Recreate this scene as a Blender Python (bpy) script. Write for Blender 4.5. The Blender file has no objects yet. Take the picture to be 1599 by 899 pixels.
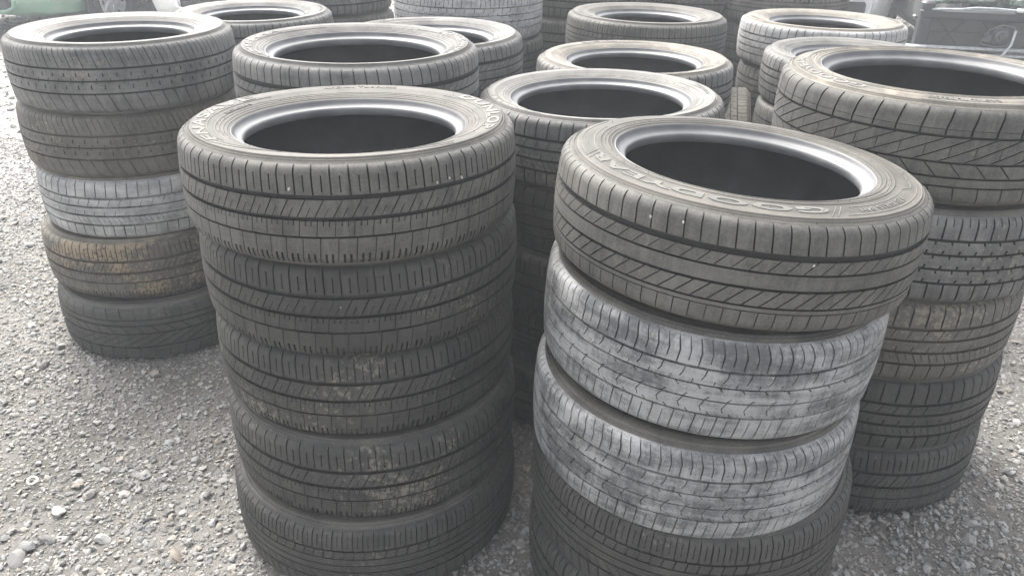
import bpy, math, random
import numpy as np
from mathutils import Vector, Matrix, noise

random.seed(7)
rng = np.random.default_rng(11)
scene = bpy.context.scene
COL = scene.collection
R_ = math.radians

# ------------------------------------------------------------------ camera, sky, sun, exposure
CAM_H, CAM_PITCH, CAM_ROLL, CAM_F = 1.2854, 27.25, 0.0157, 1234.5
cam_data = bpy.data.cameras.new("camera")
cam_data.sensor_fit = 'HORIZONTAL'
cam_data.sensor_width = 36.0
cam_data.lens = 36.0 * CAM_F / 1599.0
cam_data.clip_start = 0.02
cam_data.clip_end = 1500.0
cam = bpy.data.objects.new("camera", cam_data)
cam.matrix_world = Matrix.Translation((0, 0, CAM_H)) @ Matrix.Rotation(R_(90 - CAM_PITCH), 4, 'X') @ Matrix.Rotation(CAM_ROLL, 4, 'Z')
COL.objects.link(cam)
scene.camera = cam

SUN_EL, SUN_AZ = 52.0, -28.0          # azimuth from +Y towards +X
world = bpy.data.worlds.new("World")
scene.world = world
world.use_nodes = True
wn = world.node_tree
wn.nodes.clear()
w_out = wn.nodes.new('ShaderNodeOutputWorld')
w_bg = wn.nodes.new('ShaderNodeBackground')
w_sky = wn.nodes.new('ShaderNodeTexSky')
w_sky.sky_type = 'NISHITA'
w_sky.sun_disc = False
w_sky.sun_elevation = R_(SUN_EL)
w_sky.sun_rotation = R_(SUN_AZ)
w_sky.air_density = 1.0
w_sky.dust_density = 6.0
w_sky.ozone_density = 1.0
w_hs = wn.nodes.new('ShaderNodeHueSaturation')
w_hs.inputs['Saturation'].default_value = 0.26     # cloud cover: nearly neutral sky
wn.links.new(w_sky.outputs[0], w_hs.inputs['Color'])
wn.links.new(w_hs.outputs[0], w_bg.inputs['Color'])
w_bg.inputs['Strength'].default_value = 0.15
wn.links.new(w_bg.outputs[0], w_out.inputs['Surface'])

sun_d = bpy.data.lights.new("sun", 'SUN')
sun_d.energy = 1.3
sun_d.angle = R_(35)
sun_d.color = (1.0, 0.97, 0.92)
sun = bpy.data.objects.new("sun", sun_d)
az, el = R_(SUN_AZ), R_(SUN_EL)
to_sun = Vector((math.sin(az) * math.cos(el), math.cos(az) * math.cos(el), math.sin(el)))
sun.rotation_euler = to_sun.to_track_quat('Z', 'Y').to_euler()
COL.objects.link(sun)

scene.view_settings.view_transform = 'Standard'
scene.view_settings.look = 'None'
scene.view_settings.gamma = 1.0
scene.view_settings.use_curve_mapping = False
scene.view_settings.exposure = 1.9
GLARE_HAZE_DENSITY = 0.015

scene.render.engine = 'CYCLES'
scene.cycles.max_bounces = 6
scene.cycles.diffuse_bounces = 3
scene.cycles.glossy_bounces = 2
scene.cycles.volume_bounces = 0
scene.cycles.use_denoising = True

# ------------------------------------------------------------------ small helpers
def tag(o, label=None, cat=None, group=None, kind=None):
    if label: o['label'] = label
    if cat: o['category'] = cat
    if group: o['group'] = group
    if kind: o['kind'] = kind
    return o

def link(name, data, parent=None):
    o = bpy.data.objects.new(name, data)
    COL.objects.link(o)
    if parent is not None:
        o.parent = parent
    return o

def empty(name, loc, rot=(0, 0, 0)):
    o = bpy.data.objects.new(name, None)
    o.empty_display_size = 0.1
    o.location = loc
    o.rotation_euler = rot
    COL.objects.link(o)
    return o

def mesh_from(name, verts, faces, smooth=True, sharp=None):
    """verts (n,3) array; faces: list of tuples or (m,k) array"""
    me = bpy.data.meshes.new(name)
    verts = np.asarray(verts, dtype=np.float32)
    if isinstance(faces, np.ndarray):
        tot = np.full(len(faces), faces.shape[1], dtype=np.int32)
        flat = faces.astype(np.int32).ravel()
    else:
        tot = np.array([len(f) for f in faces], dtype=np.int32)
        flat = np.concatenate([np.asarray(f, dtype=np.int32) for f in faces])
    me.vertices.add(len(verts))
    me.vertices.foreach_set('co', verts.ravel())
    me.loops.add(len(flat))
    me.loops.foreach_set('vertex_index', flat)
    me.polygons.add(len(tot))
    start = np.concatenate([[0], np.cumsum(tot)[:-1]]).astype(np.int32)
    me.polygons.foreach_set('loop_start', start)
    me.polygons.foreach_set('loop_total', tot)
    me.polygons.foreach_set('use_smooth', np.full(len(tot), smooth, dtype=bool))
    me.update(calc_edges=True)
    me.validate()
    if sharp:
        me.set_sharp_from_angle(angle=R_(sharp))
    return me

class MB:
    """collects simple solids into one mesh"""
    def __init__(self): self.v, self.f = [], []
    def add(self, vs, fs):
        b = len(self.v)
        self.v += [tuple(q) for q in vs]
        self.f += [tuple(b + i for i in f) for f in fs]
        return self
    def box(self, c, s, bev=0.0, rot=None):
        hx, hy, hz = s[0] / 2, s[1] / 2, s[2] / 2
        b = min(bev, hx * .9, hy * .9, hz * .9)
        vs, fs = [], []
        if b <= 0:
            vs = [(x, y, z) for x in (-hx, hx) for y in (-hy, hy) for z in (-hz, hz)]
            fs = [(0, 1, 3, 2), (4, 6, 7, 5), (0, 4, 5, 1), (2, 3, 7, 6), (0, 2, 6, 4), (1, 5, 7, 3)]
        else:
            ring = lambda x, y: [(-x, -y + b), (-x, y - b), (-x + b, y), (x - b, y), (x, y - b), (x, -y + b), (x - b, -y), (-x + b, -y)]
            lv = [(hx - b, hy - b, -hz), (hx, hy, -hz + b), (hx, hy, hz - b), (hx - b, hy - b, hz)]
            for (x, y, z) in lv:
                vs += [(px, py, z) for px, py in ring(x, y)]
            for k in range(3):
                for i in range(8):
                    j = (i + 1) % 8
                    fs.append((k * 8 + i, (k + 1) * 8 + i, (k + 1) * 8 + j, k * 8 + j))
            fs.append(tuple(range(8)))
            fs.append(tuple(24 + i for i in reversed(range(8))))
        M = rot if rot is not None else Matrix.Identity(3)
        c = Vector(c)
        return self.add([M @ Vector(q) + c for q in vs], fs)
    def tube(self, pts, r, n=8, r_end=None, caps=True):
        pts = [Vector(p) for p in pts]
        vs, fs = [], []
        for i, p in enumerate(pts):
            d = (pts[min(i + 1, len(pts) - 1)] - pts[max(i - 1, 0)]).normalized()
            a = d.orthogonal().normalized() if i == 0 else (a - d * a.dot(d)).normalized()
            b = d.cross(a)
            rr = r if r_end is None else r + (r_end - r) * i / (len(pts) - 1)
            for k in range(n):
                t = 2 * math.pi * k / n
                vs.append(p + a * (rr * math.cos(t)) + b * (rr * math.sin(t)))
        for i in range(len(pts) - 1):
            for k in range(n):
                j = (k + 1) % n
                fs.append((i * n + k, i * n + j, (i + 1) * n + j, (i + 1) * n + k))
        if caps:
            fs.append(tuple(reversed(range(n))))
            fs.append(tuple((len(pts) - 1) * n + k for k in range(n)))
        return self.add(vs, fs)
    def lathe(self, prof, n=32, M=None, closed=False):
        """prof: (r, h) about local Z"""
        vs, fs = [], []
        for r, h in prof:
            for k in range(n):
                t = 2 * math.pi * k / n
                vs.append(Vector((r * math.cos(t), r * math.sin(t), h)))
        m = len(prof)
        for i in range(m if closed else m - 1):
            i2 = (i + 1) % m
            for k in range(n):
                j = (k + 1) % n
                fs.append((i * n + k, i * n + j, i2 * n + j, i2 * n + k))
        if M is not None:
            vs = [M @ q for q in vs]
        return self.add(vs, fs)
    def build(self, name, mat, parent=None, sharp=35):
        me = mesh_from(name, np.array([tuple(q) for q in self.v]), self.f, True, sharp)
        me.materials.append(mat)
        return link(name, me, parent)

# ------------------------------------------------------------------ materials
class NT:
    def __init__(self, name):
        self.m = bpy.data.materials.new(name)
        self.m.use_nodes = True
        self.t = self.m.node_tree
        self.t.nodes.clear()
        self.out = self.t.nodes.new('ShaderNodeOutputMaterial')
    def n(self, kind, **kw):
        nd = self.t.nodes.new(kind)
        for k, v in kw.items():
            if k in nd.inputs.keys() if isinstance(k, str) else False:
                pass
            setattr(nd, k, v)
        return nd
    def l(self, a, b): self.t.links.new(a, b)
    def math(self, op, a, b=None, clamp=False):
        nd = self.t.nodes.new('ShaderNodeMath'); nd.operation = op; nd.use_clamp = clamp
        for i, x in enumerate((a, b)):
            if x is None: continue
            if isinstance(x, (int, float)): nd.inputs[i].default_value = x
            else: self.l(x, nd.inputs[i])
        return nd.outputs[0]
    def ramp(self, x, lo, hi, a=0.0, b=1.0):
        nd = self.t.nodes.new('ShaderNodeMapRange'); nd.clamp = True
        nd.interpolation_type = 'SMOOTHSTEP'
        self.l(x, nd.inputs[0])
        for i, v in enumerate((lo, hi, a, b)): nd.inputs[1 + i].default_value = v
        return nd.outputs[0]
    def mix(self, f, a, b):
        nd = self.t.nodes.new('ShaderNodeMix'); nd.data_type = 'RGBA'
        for s, x in ((0, f), (6, a), (7, b)):
            if isinstance(x, (int, float)): nd.inputs[s].default_value = x
            elif isinstance(x, tuple): nd.inputs[s].default_value = (*x, 1.0)
            else: self.l(x, nd.inputs[s])
        return nd.outputs[2]
    def noise(self, vec, scale, detail=3.0, rough=0.55, sc=None):
        if sc is not None:
            mp = self.t.nodes.new('ShaderNodeVectorMath'); mp.operation = 'MULTIPLY'
            self.l(vec, mp.inputs[0]); mp.inputs[1].default_value = sc
            vec = mp.outputs[0]
        nd = self.t.nodes.new('ShaderNodeTexNoise')
        nd.inputs['Scale'].default_value = scale
        nd.inputs['Detail'].default_value = detail
        nd.inputs['Roughness'].default_value = rough
        self.l(vec, nd.inputs['Vector'])
        return nd.outputs[0]
    def coords(self, seed_by_object=True):
        tc = self.t.nodes.new('ShaderNodeTexCoord')
        if not seed_by_object:
            return tc.outputs['Object']
        oi = self.t.nodes.new('ShaderNodeObjectInfo')
        k = self.math('MULTIPLY', oi.outputs['Random'], 41.0)
        ad = self.t.nodes.new('ShaderNodeVectorMath'); ad.operation = 'ADD'
        self.l(tc.outputs['Object'], ad.inputs[0]); self.l(k, ad.inputs[1])
        return ad.outputs[0]
    def bsdf(self, col, rough, spec=0.5, metallic=0.0, bump=None, bump_d=0.001, bump_s=0.3):
        b = self.t.nodes.new('ShaderNodeBsdfPrincipled')
        def put(key, x):
            if isinstance(x, (int, float)): b.inputs[key].default_value = x
            elif isinstance(x, tuple): b.inputs[key].default_value = (*x, 1.0)
            else: self.l(x, b.inputs[key])
        put('Base Color', col); put('Roughness', rough); put('Metallic', metallic)
        put('Specular IOR Level', spec)
        if bump is not None:
            bp = self.t.nodes.new('ShaderNodeBump')
            bp.inputs['Strength'].default_value = bump_s
            bp.inputs['Distance'].default_value = bump_d
            self.l(bump, bp.inputs['Height'])
            self.l(bp.outputs[0], b.inputs['Normal'])
        self.l(b.outputs[0], self.out.inputs['Surface'])
        return b

def plain(name, col, rough=0.5, spec=0.5, metallic=0.0, var=0.15, scale=30.0):
    t = NT(name)
    v = t.coords()
    n = t.noise(v, scale, 4)
    f = t.ramp(n, 0.35, 0.7)
    lo = tuple(c * (1 - var) for c in col); hi = tuple(min(1, c * (1 + var)) for c in col)
    t.bsdf(t.mix(f, lo, hi), rough, spec, metallic, bump=n, bump_d=0.0006, bump_s=0.15)
    return t.m

def tread_rubber(name, rubber, dust, amount, mud=None, mud_amount=0.0, mud_lo=0.56, streak=0.5, rough=0.72, contrast=1.0, mud_soft=0.07, smear=0.0):
    """worn tread rubber with dust, scuffs and caked mud"""
    t = NT(name)
    v = t.coords()
    patch = t.noise(v, 7.0, 5, 0.6)
    streaks = t.noise(v, 1.0, 4, 0.6, (9, 9, 75))
    scuffs = t.noise(v, 1.0, 4, 0.65, (85, 85, 11))
    fine = t.noise(v, 260.0, 3, 0.7)
    mixn = t.math('ADD', t.math('MULTIPLY', patch, 0.45), t.math('ADD', t.math('MULTIPLY', streaks, 0.3 * streak), t.math('MULTIPLY', scuffs, 0.25)))
    mixn = t.math('ADD', mixn, t.math('MULTIPLY', t.math('SUBTRACT', fine, 0.5), 0.22))
    centre = 0.35 + 0.15 * streak
    if smear:
        blot = t.noise(v, 1.0, 5, 0.62, (10, 10, 34))
        mixn = t.math('ADD', t.math('MULTIPLY', mixn, 1 - smear), t.math('MULTIPLY', blot, smear))
        centre = centre * (1 - smear) + 0.5 * smear
    d = t.ramp(mixn, centre - 0.13 * contrast, centre + 0.15 * contrast, max(0.0, amount * 0.35 * contrast), min(1.0, amount * 1.25))
    col = t.mix(d, rubber, dust)
    r = rough
    if mud is not None:
        big = t.noise(v, 4.2, 4, 0.6)
        mfine = t.noise(v, 95.0, 4, 0.7)
        mm = t.math('ADD', big, t.math('MULTIPLY', t.math('SUBTRACT', mfine, 0.5), 0.8))
        mk = t.ramp(mm, mud_lo, mud_lo + mud_soft, 0.0, mud_amount)
        col = t.mix(mk, col, mud)
    t.bsdf(col, r, 0.4, bump=t.math('ADD', fine, t.math('MULTIPLY', scuffs, 0.8)), bump_d=0.0007, bump_s=0.35)
    return t.m

def side_rubber(name, rubber, dust, amount, tan=None):
    """sidewall: settled dust lying in patches and thin rings"""
    t = NT(name)
    v = t.coords()
    tc = t.t.nodes.new('ShaderNodeTexCoord')
    sx = t.t.nodes.new('ShaderNodeSeparateXYZ'); t.l(tc.outputs['Object'], sx.inputs[0])
    rad = t.math('SQRT', t.math('ADD', t.math('POWER', sx.outputs[0], 2.0), t.math('POWER', sx.outputs[1], 2.0)))
    cx = t.t.nodes.new('ShaderNodeCombineXYZ'); t.l(rad, cx.inputs[0])
    oi = t.t.nodes.new('ShaderNodeObjectInfo'); t.l(oi.outputs['Random'], cx.inputs[1])
    rings = t.noise(cx.outputs[0], 210.0, 3, 0.6)
    patch = t.noise(v, 9.0, 5, 0.62)
    fine = t.noise(v, 230.0, 3, 0.7)
    bands = t.noise(cx.outputs[0], 58.0, 2, 0.5)
    m = t.math('ADD', t.math('MULTIPLY', patch, 0.45), t.math('ADD', t.math('MULTIPLY', rings, 0.25), t.math('MULTIPLY', bands, 0.30)))
    m = t.math('ADD', m, t.math('MULTIPLY', t.math('SUBTRACT', fine, 0.5), 0.2))
    d = t.ramp(m, 0.38, 0.62, amount * 0.30, min(1.0, amount * 1.3))
    col = t.mix(d, rubber, dust)
    if tan is not None:
        k = t.ramp(t.noise(v, 13.0, 5, 0.65), 0.52, 0.68, 0.0, 0.7)
        col = t.mix(k, col, tan)
    t.bsdf(col, 0.68, 0.25, bump=t.math('ADD', fine, rings), bump_d=0.0006, bump_s=0.35)
    return t.m

RUB = (0.020, 0.020, 0.021)
GREY = (0.22, 0.21, 0.185)
WHITE = (0.40, 0.40, 0.395)
BEIGE = (0.34, 0.315, 0.275)
MUD = (0.24, 0.185, 0.12)
M_TREAD = {
    'worn':  tread_rubber('worn_tread_rubber', RUB, (0.23, 0.22, 0.193), 0.42, (0.20, 0.19, 0.165), 0.18, 0.70),
    'dark':  tread_rubber('dark_tread_rubber', (0.014, 0.014, 0.0142), GREY, 0.19, (0.22, 0.205, 0.17), 0.3, 0.69),
    'flecked': tread_rubber('flecked_tread_rubber', (0.014, 0.014, 0.0142), GREY, 0.19, (0.25, 0.23, 0.185), 0.6, 0.60, mud_soft=0.2),
    'dusty': tread_rubber('dusty_tread_rubber', RUB, (0.29, 0.285, 0.27), 0.46, (0.30, 0.26, 0.19), 0.3, 0.66),
    'chalky': tread_rubber('chalky_tread_rubber', (0.040, 0.042, 0.046), (0.375, 0.375, 0.37), 0.64, (0.34, 0.31, 0.245), 0.45, 0.64, streak=1.0, contrast=0.58, smear=0.38, mud_soft=0.12),
    'white': tread_rubber('whitened_tread_rubber', (0.08, 0.08, 0.081), (0.46, 0.457, 0.445), 0.70, None, streak=0.6, smear=0.4),
    'muddy': tread_rubber('muddy_tread_rubber', (0.03, 0.028, 0.025), (0.22, 0.20, 0.165), 0.45, MUD, 0.85, 0.49, mud_soft=0.11),
    'clay': tread_rubber('clay_coated_tread_rubber', (0.055, 0.051, 0.042), (0.235, 0.218, 0.178), 0.65, None),
    'brown': tread_rubber('brown_tread_rubber', (0.03, 0.028, 0.024), (0.19, 0.178, 0.155), 0.48, (0.25, 0.22, 0.165), 0.6, 0.60, mud_soft=0.12),
}
M_GROOVE = {
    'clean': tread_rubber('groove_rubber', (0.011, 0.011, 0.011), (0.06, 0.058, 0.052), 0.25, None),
    'packed': tread_rubber('groove_packed_with_dust', (0.03, 0.03, 0.031), (0.42, 0.41, 0.38), 0.55, None, contrast=0.6),
    'earthy': tread_rubber('groove_packed_with_earth', (0.02, 0.018, 0.015), (0.15, 0.125, 0.09), 0.45, None),
}
M_SIDE = {
    'worn':  side_rubber('worn_sidewall_rubber', (0.036, 0.034, 0.031), (0.17, 0.158, 0.138), 0.45),
    'pale':  side_rubber('pale_sidewall_rubber', (0.045, 0.044, 0.041), (0.23, 0.222, 0.205), 0.5),
    'tan':   side_rubber('tan_sidewall_rubber', (0.045, 0.042, 0.037), (0.25, 0.23, 0.195), 0.5, (0.28, 0.24, 0.185)),
    'dark':  side_rubber('dark_sidewall_rubber', (0.02, 0.02, 0.02), (0.20, 0.185, 0.16), 0.35),
}
def bead_rubber():
    t = NT('smooth_bead_rubber')
    v = t.coords()
    n = t.noise(v, 11.0, 3, 0.5); f = t.noise(v, 180.0, 3)
    col = t.mix(t.ramp(n, 0.35, 0.7), (0.085, 0.087, 0.091), (0.145, 0.146, 0.147))
    t.bsdf(col, t.ramp(n, 0.3, 0.7, 0.40, 0.58), 0.45, bump=f, bump_d=0.0004, bump_s=0.2)
    return t.m
M_BEAD = bead_rubber()
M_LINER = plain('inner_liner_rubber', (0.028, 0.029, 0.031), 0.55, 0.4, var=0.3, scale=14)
M_LETTER = side_rubber('raised_lettering_rubber', (0.08, 0.077, 0.071), (0.215, 0.206, 0.188), 0.6)
M_LETTER_FAINT = side_rubber('faint_lettering_rubber', (0.085, 0.083, 0.077), (0.20, 0.193, 0.178), 0.55)

# ------------------------------------------------------------------ tyres: profile
R0 = 0.303                      # outer radius of the modelled tyre; copies are scaled
TS = 0.0885                     # arc length from the crown to the end of the shoulder
_tt = np.linspace(0, TS, 400)
_ang = np.where(_tt < 0.064, 0.11 * (_tt / 0.064), 0.11 + (R_(78) - 0.11) * ((_tt - 0.064) / (TS - 0.064)) ** 1.2)
_dz = np.concatenate([[0], np.cumsum(np.cos((_ang[1:] + _ang[:-1]) / 2) * np.diff(_tt))])
_dr = np.concatenate([[0], np.cumsum(np.sin((_ang[1:] + _ang[:-1]) / 2) * np.diff(_tt))])
def surf(t, depth):
    """arrays of arc position t and inward depth -> r, z"""
    a = np.abs(t)
    ang = np.interp(a, _tt, _ang)
    r = R0 - np.interp(a, _tt, _dr) - depth * np.cos(ang)
    z = np.interp(a, _tt, _dz) - depth * np.sin(ang)
    return r, np.sign(t) * z
R_SH, Z_SH = R0 - _dr[-1], _dz[-1]
ZMAX = 0.0900
def groove_depth(t):
    a = np.abs(t)
    return np.interp(a, [0, 0.066, 0.079, 0.0868, TS], [0.0068, 0.0068, 0.0038, 0.0005, 0.0])

# ------------------------------------------------------------------ tyres: tread patterns cut from convex polygons
def clip(poly, n, c, flag):
    """keep n.p >= c ; poly = list of ((s,t), wall flag of the edge leaving the point)"""
    out = []
    m = len(poly)
    for i in range(m):
        (p, fl), (q, _) = poly[i], poly[(i + 1) % m]
        dp = n[0] * p[0] + n[1] * p[1] - c
        dq = n[0] * q[0] + n[1] * q[1] - c
        if dp >= 0: 
            if dq >= 0: out.append((p, fl))
            else:
                k = dp / (dp - dq)
                out.append((p, fl))
                out.append(((p[0] + k * (q[0] - p[0]), p[1] + k * (q[1] - p[1])), flag))
        elif dq >= 0:
            k = dp / (dp - dq)
            out.append(((p[0] + k * (q[0] - p[0]), p[1] + k * (q[1] - p[1])), fl))
    if len(out) < 3: return None
    A = 0
    for i in range(len(out)):
        a, b = out[i][0], out[(i + 1) % len(out)][0]
        A += a[0] * b[1] - a[1] * b[0]
    return out if A > 2e-8 else None

def cut(polys, p, q, gap):
    dx, dy = q[0] - p[0], q[1] - p[1]
    ln = math.hypot(dx, dy)
    n = (-dy / ln, dx / ln)
    c = n[0] * p[0] + n[1] * p[1]
    out = []
    for po in polys:
        a = clip(po, n, c + gap / 2, True)
        b = clip(po, (-n[0], -n[1]), -c + gap / 2, True)
        if a: out.append(a)
        if b: out.append(b)
    return out

def tread_mesh(name, N, bands, warp=(0.05, 5)):
    L = 2 * math.pi * R0 / N
    polys = []
    for b in bands:
        t0, t1 = b['t'][0] * 1.07, b['t'][1] * 1.07; h = t1 - t0; sl = b.get('slope', 0.0); g = b.get('gap', 0.0) * 0.6; s0 = b.get('s0', 0.0) * L
        rep = b.get('rep', 1); Lr = L / rep
        for k in range(rep):
            so = s0 + k * Lr
            P = lambda u, v: (so + u * Lr + sl * h * v, t0 + v * h)
            a0, a1 = P(g / Lr, 0), P(1 - g / Lr, 0)
            a2, a3 = P(1 - g / Lr, 1), P(g / Lr, 1)
            cells = [[(a0, True), (a1, True), (a2, True), (a3, True)]]
            for (u0, u1, va, vb, gp) in b.get('cuts', ()):
                inside, rest = [], []
                ta, tb = t0 + va * h, t0 + vb * h
                for po in cells:
                    mid = [po]
                    if va > 0.001:
                        lo = clip(po, (0, -1), -ta, True)
                        if lo: rest.append(lo)
                        mid = [x for x in [clip(po, (0, 1), ta, True)] if x]
                    nxt = []
                    for m_ in mid:
                        if vb < 0.999:
                            hi = clip(m_, (0, 1), tb, True)
                            if hi: rest.append(hi)
                            m_ = clip(m_, (0, -1), -tb, True)
                        if m_: nxt.append(m_)
                    inside += nxt
                p, q = P(u0, va), P(u1, vb)
                cells = rest + cut(inside, p, q, gp * 1.2)
            polys += cells
    V, F, FM = [], [], []
    ts_grid = [-0.083, -0.079, -0.075, -0.071, -0.066, -0.045, -0.025, 0, 0.025, 0.045, 0.066, 0.071, 0.075, 0.079, 0.083]
    for po in polys:
        idx = {}
        def vert(p, d):
            key = (round(p[0] * 1e6), round(p[1] * 1e6), d)
            if key not in idx:
                idx[key] = len(V); V.append((p[0], p[1], d))
            return idx[key]
        pieces = [po]
        ss = [q[0][0] for q in po]
        k0, k1 = math.floor(min(ss) / 0.011), math.ceil(max(ss) / 0.011)
        for k in range(k0 + 1, k1):
            nx = []
            for q in pieces:
                for a in (clip(q, (1, 0), k * 0.011, False), clip(q, (-1, 0), -k * 0.011, False)):
                    if a: nx.append(a)
            pieces = nx
        for tg in ts_grid:
            nx = []
            for q in pieces:
                for a in (clip(q, (0, 1), tg, False), clip(q, (0, -1), -tg, False)):
                    if a: nx.append(a)
            pieces = nx
        for q in pieces:
            F.append([vert(p, 0) for p, _ in q]); FM.append(0)
            for i in range(len(q)):
                if q[i][1]:
                    a, b_ = q[i][0], q[(i + 1) % len(q)][0]
                    F.append([vert(b_, 0), vert(a, 0), vert(a, 1), vert(b_, 1)]); FM.append(1)
    U = np.array(V)
    nv = len(U)
    reps = np.arange(N)
    S = (U[None, :, 0] + reps[:, None] * L).ravel()
    T = np.tile(U[:, 1], N); D = np.tile(U[:, 2], N)
    th = S / R0
    th = th + warp[0] / warp[1] * np.sin(th * warp[1])
    r, z = surf(T, D * (groove_depth(T) + 0.0008))
    verts = np.stack([r * np.cos(th), r * np.sin(th), z], 1)
    tot = np.array([len(f) for f in F]); flat = np.concatenate([np.array(f) for f in F])
    flat_all = (flat[None, :] + reps[:, None] * nv).ravel()
    tot_all = np.tile(tot, N)
    # groove floor, a smooth ring that rises to the shoulder
    nf = 240
    tf = np.concatenate([np.linspace(-TS, -0.065, 9), np.linspace(-0.055, 0.055, 9), np.linspace(0.065, TS, 9)])
    rf, zf = surf(tf, groove_depth(tf))
    a = np.linspace(0, 2 * math.pi, nf, endpoint=False)
    fv = np.stack([np.outer(rf, np.cos(a)), np.outer(rf, np.sin(a)), np.outer(zf, np.ones(nf))], 2).reshape(-1, 3)
    i, k = np.meshgrid(np.arange(len(tf) - 1), np.arange(nf), indexing='ij')
    k2 = (k + 1) % nf
    ff = np.stack([i * nf + k, i * nf + k2, (i + 1) * nf + k2, (i + 1) * nf + k], 2).reshape(-1, 4) + len(verts)
    verts = np.concatenate([verts, fv])
    me = bpy.data.meshes.new(name)
    flat_all = np.concatenate([flat_all, ff.ravel()]).astype(np.int32)
    tot_all = np.concatenate([tot_all, np.full(len(ff), 4)]).astype(np.int32)
    me.vertices.add(len(verts)); me.vertices.foreach_set('co', verts.astype(np.float32).ravel())
    me.loops.add(len(flat_all)); me.loops.foreach_set('vertex_index', flat_all)
    me.polygons.add(len(tot_all))
    me.polygons.foreach_set('loop_start', np.concatenate([[0], np.cumsum(tot_all)[:-1]]).astype(np.int32))
    me.polygons.foreach_set('loop_total', tot_all)
    me.polygons.foreach_set('use_smooth', np.ones(len(tot_all), dtype=bool))
    shoulder_end = np.repeat((np.abs(tf[:-1]) > 0.0815) | (np.abs(tf[1:]) > 0.0815), nf)
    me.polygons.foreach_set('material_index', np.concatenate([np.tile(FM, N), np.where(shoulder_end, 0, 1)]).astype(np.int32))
    me.update(calc_edges=True)
    me.set_sharp_from_angle(angle=R_(32))
    me.materials.append(M_TREAD['worn']); me.materials.append(M_GROOVE['clean'])
    return me

E_ = 0.0802
def shoulder(top, inner, gap, slope=0.0, cuts=(), rep=1, s0=0.0):
    t = (inner, E_) if top else (-E_, inner)
    return dict(t=t, gap=gap, slope=slope, cuts=list(cuts), rep=rep, s0=s0)

PATTERNS = {}
# eco road tyre: block shoulder with half sipes, slanted centre rib, ticked rib
PATTERNS['eco'] = tread_mesh('eco_tread', 68, [
    shoulder(True, 0.0345, 0.0022, -0.04, [(0.5, 0.52, 0.10, 0.62, 0.0017)]),
    dict(t=(0.0015, 0.0275), gap=0.0016, slope=0.55, cuts=[(0.5, 0.5, 0.0, 0.55, 0.0009)]),
    dict(t=(-0.0285, -0.0045), gap=0.0011, slope=0.12, cuts=[(0.33, 0.33, 0.68, 1.0, 0.0012), (0.66, 0.66, 0.68, 1.0, 0.0012)]),
    shoulder(False, -0.0315, 0.0012, 0.10, [(0.35, 0.33, 0.08, 0.48, 0.003), (0.70, 0.68, 0.08, 0.48, 0.003)]),
])
# road tyre with one wide groove, slanted sipes and a smooth rib
PATTERNS['slant'] = tread_mesh('slant_tread', 76, [
    shoulder(True, 0.0395, 0.0019, -0.10),
    dict(t=(0.0135, 0.0305), gap=0.0016, slope=0.95),
    dict(t=(-0.0095, 0.0105), gap=0.0),
    dict(t=(-0.0365, -0.0135), gap=0.0024, slope=1.05),
    dict(t=(-0.045, -0.0395), gap=0.0),
    shoulder(False, -0.0465, 0.0013, 0.05),
])
# dense comfort pattern
PATTERNS['comfort'] = tread_mesh('comfort_tread', 54, [
    dict(t=(0.058, E_), gap=0.0022, slope=-0.26, s0=0.0, cuts=[(0.5, 0.5, 0.0, 0.9, 0.0015)]),
    dict(t=(0.0385, 0.058), gap=0.0022, slope=0.12, s0=-0.07, cuts=[(0.5, 0.5, 0.3, 1.0, 0.0015)]),
    dict(t=(0.0135, 0.0345), gap=0.0, cuts=[(0.30, 0.36, 0.62, 1.0, 0.0018), (0.18, 0.30, 0.30, 0.62, 0.0016), (0.75, 0.80, 0.0, 0.30, 0.0014)]),
    dict(t=(-0.009, 0.011), gap=0.0, cuts=[(0.50, 0.66, 0.0, 0.24, 0.0018), (0.20, 0.06, 0.76, 1.0, 0.0018)]),
    dict(t=(-0.0325, -0.0115), gap=0.0, cuts=[(0.30, 0.48, 0.55, 1.0, 0.0015), (0.40, 0.30, 0.2, 0.55, 0.0013), (0.8, 0.66, 0.0, 0.22, 0.0018)]),
    shoulder(False, -0.0355, 0.0018, 0.16, [(0.5, 0.5, 0.1, 0.9, 0.0012)]),
])
# directional pattern with long diagonal grooves
PATTERNS['chevron'] = tread_mesh('chevron_tread', 46, [
    dict(t=(0.0455, E_), gap=0.0028, slope=0.22, s0=0.0),
    dict(t=(0.0365, 0.0448), gap=0.0028, slope=0.05, s0=-0.01),
    dict(t=(-0.005, 0.0325), gap=0.0040, slope=2.1, cuts=[(0.95, 0.1, 0.18, 0.62, 0.0010)]),
    dict(t=(-0.029, -0.0085), gap=0.0026, slope=-1.0),
    dict(t=(-0.045, -0.0325), gap=0.0),
    shoulder(False, -0.048, 0.0018, -0.18),
], warp=(0.03, 4))
# narrow ribbed eco tyre with many slanted shoulder sipes
PATTERNS['rib'] = tread_mesh('rib_tread', 60, [
    shoulder(True, 0.032, 0.0016, -0.30, [(0.5, 0.5, 0.25, 1.0, 0.0010)]),
    dict(t=(0.0035, 0.0275), gap=0.0, cuts=[(0.3, 0.3, 0.35, 0.72, 0.0022), (0.8, 0.8, 0.0, 0.2, 0.0016)]),
    dict(t=(-0.0265, -0.0005), gap=0.0, cuts=[(0.3, 0.3, 0.35, 0.72, 0.0022), (0.7, 0.7, 0.82, 1.0, 0.0014)]),
    shoulder(False, -0.0305, 0.0016, -0.35),
])
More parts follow.
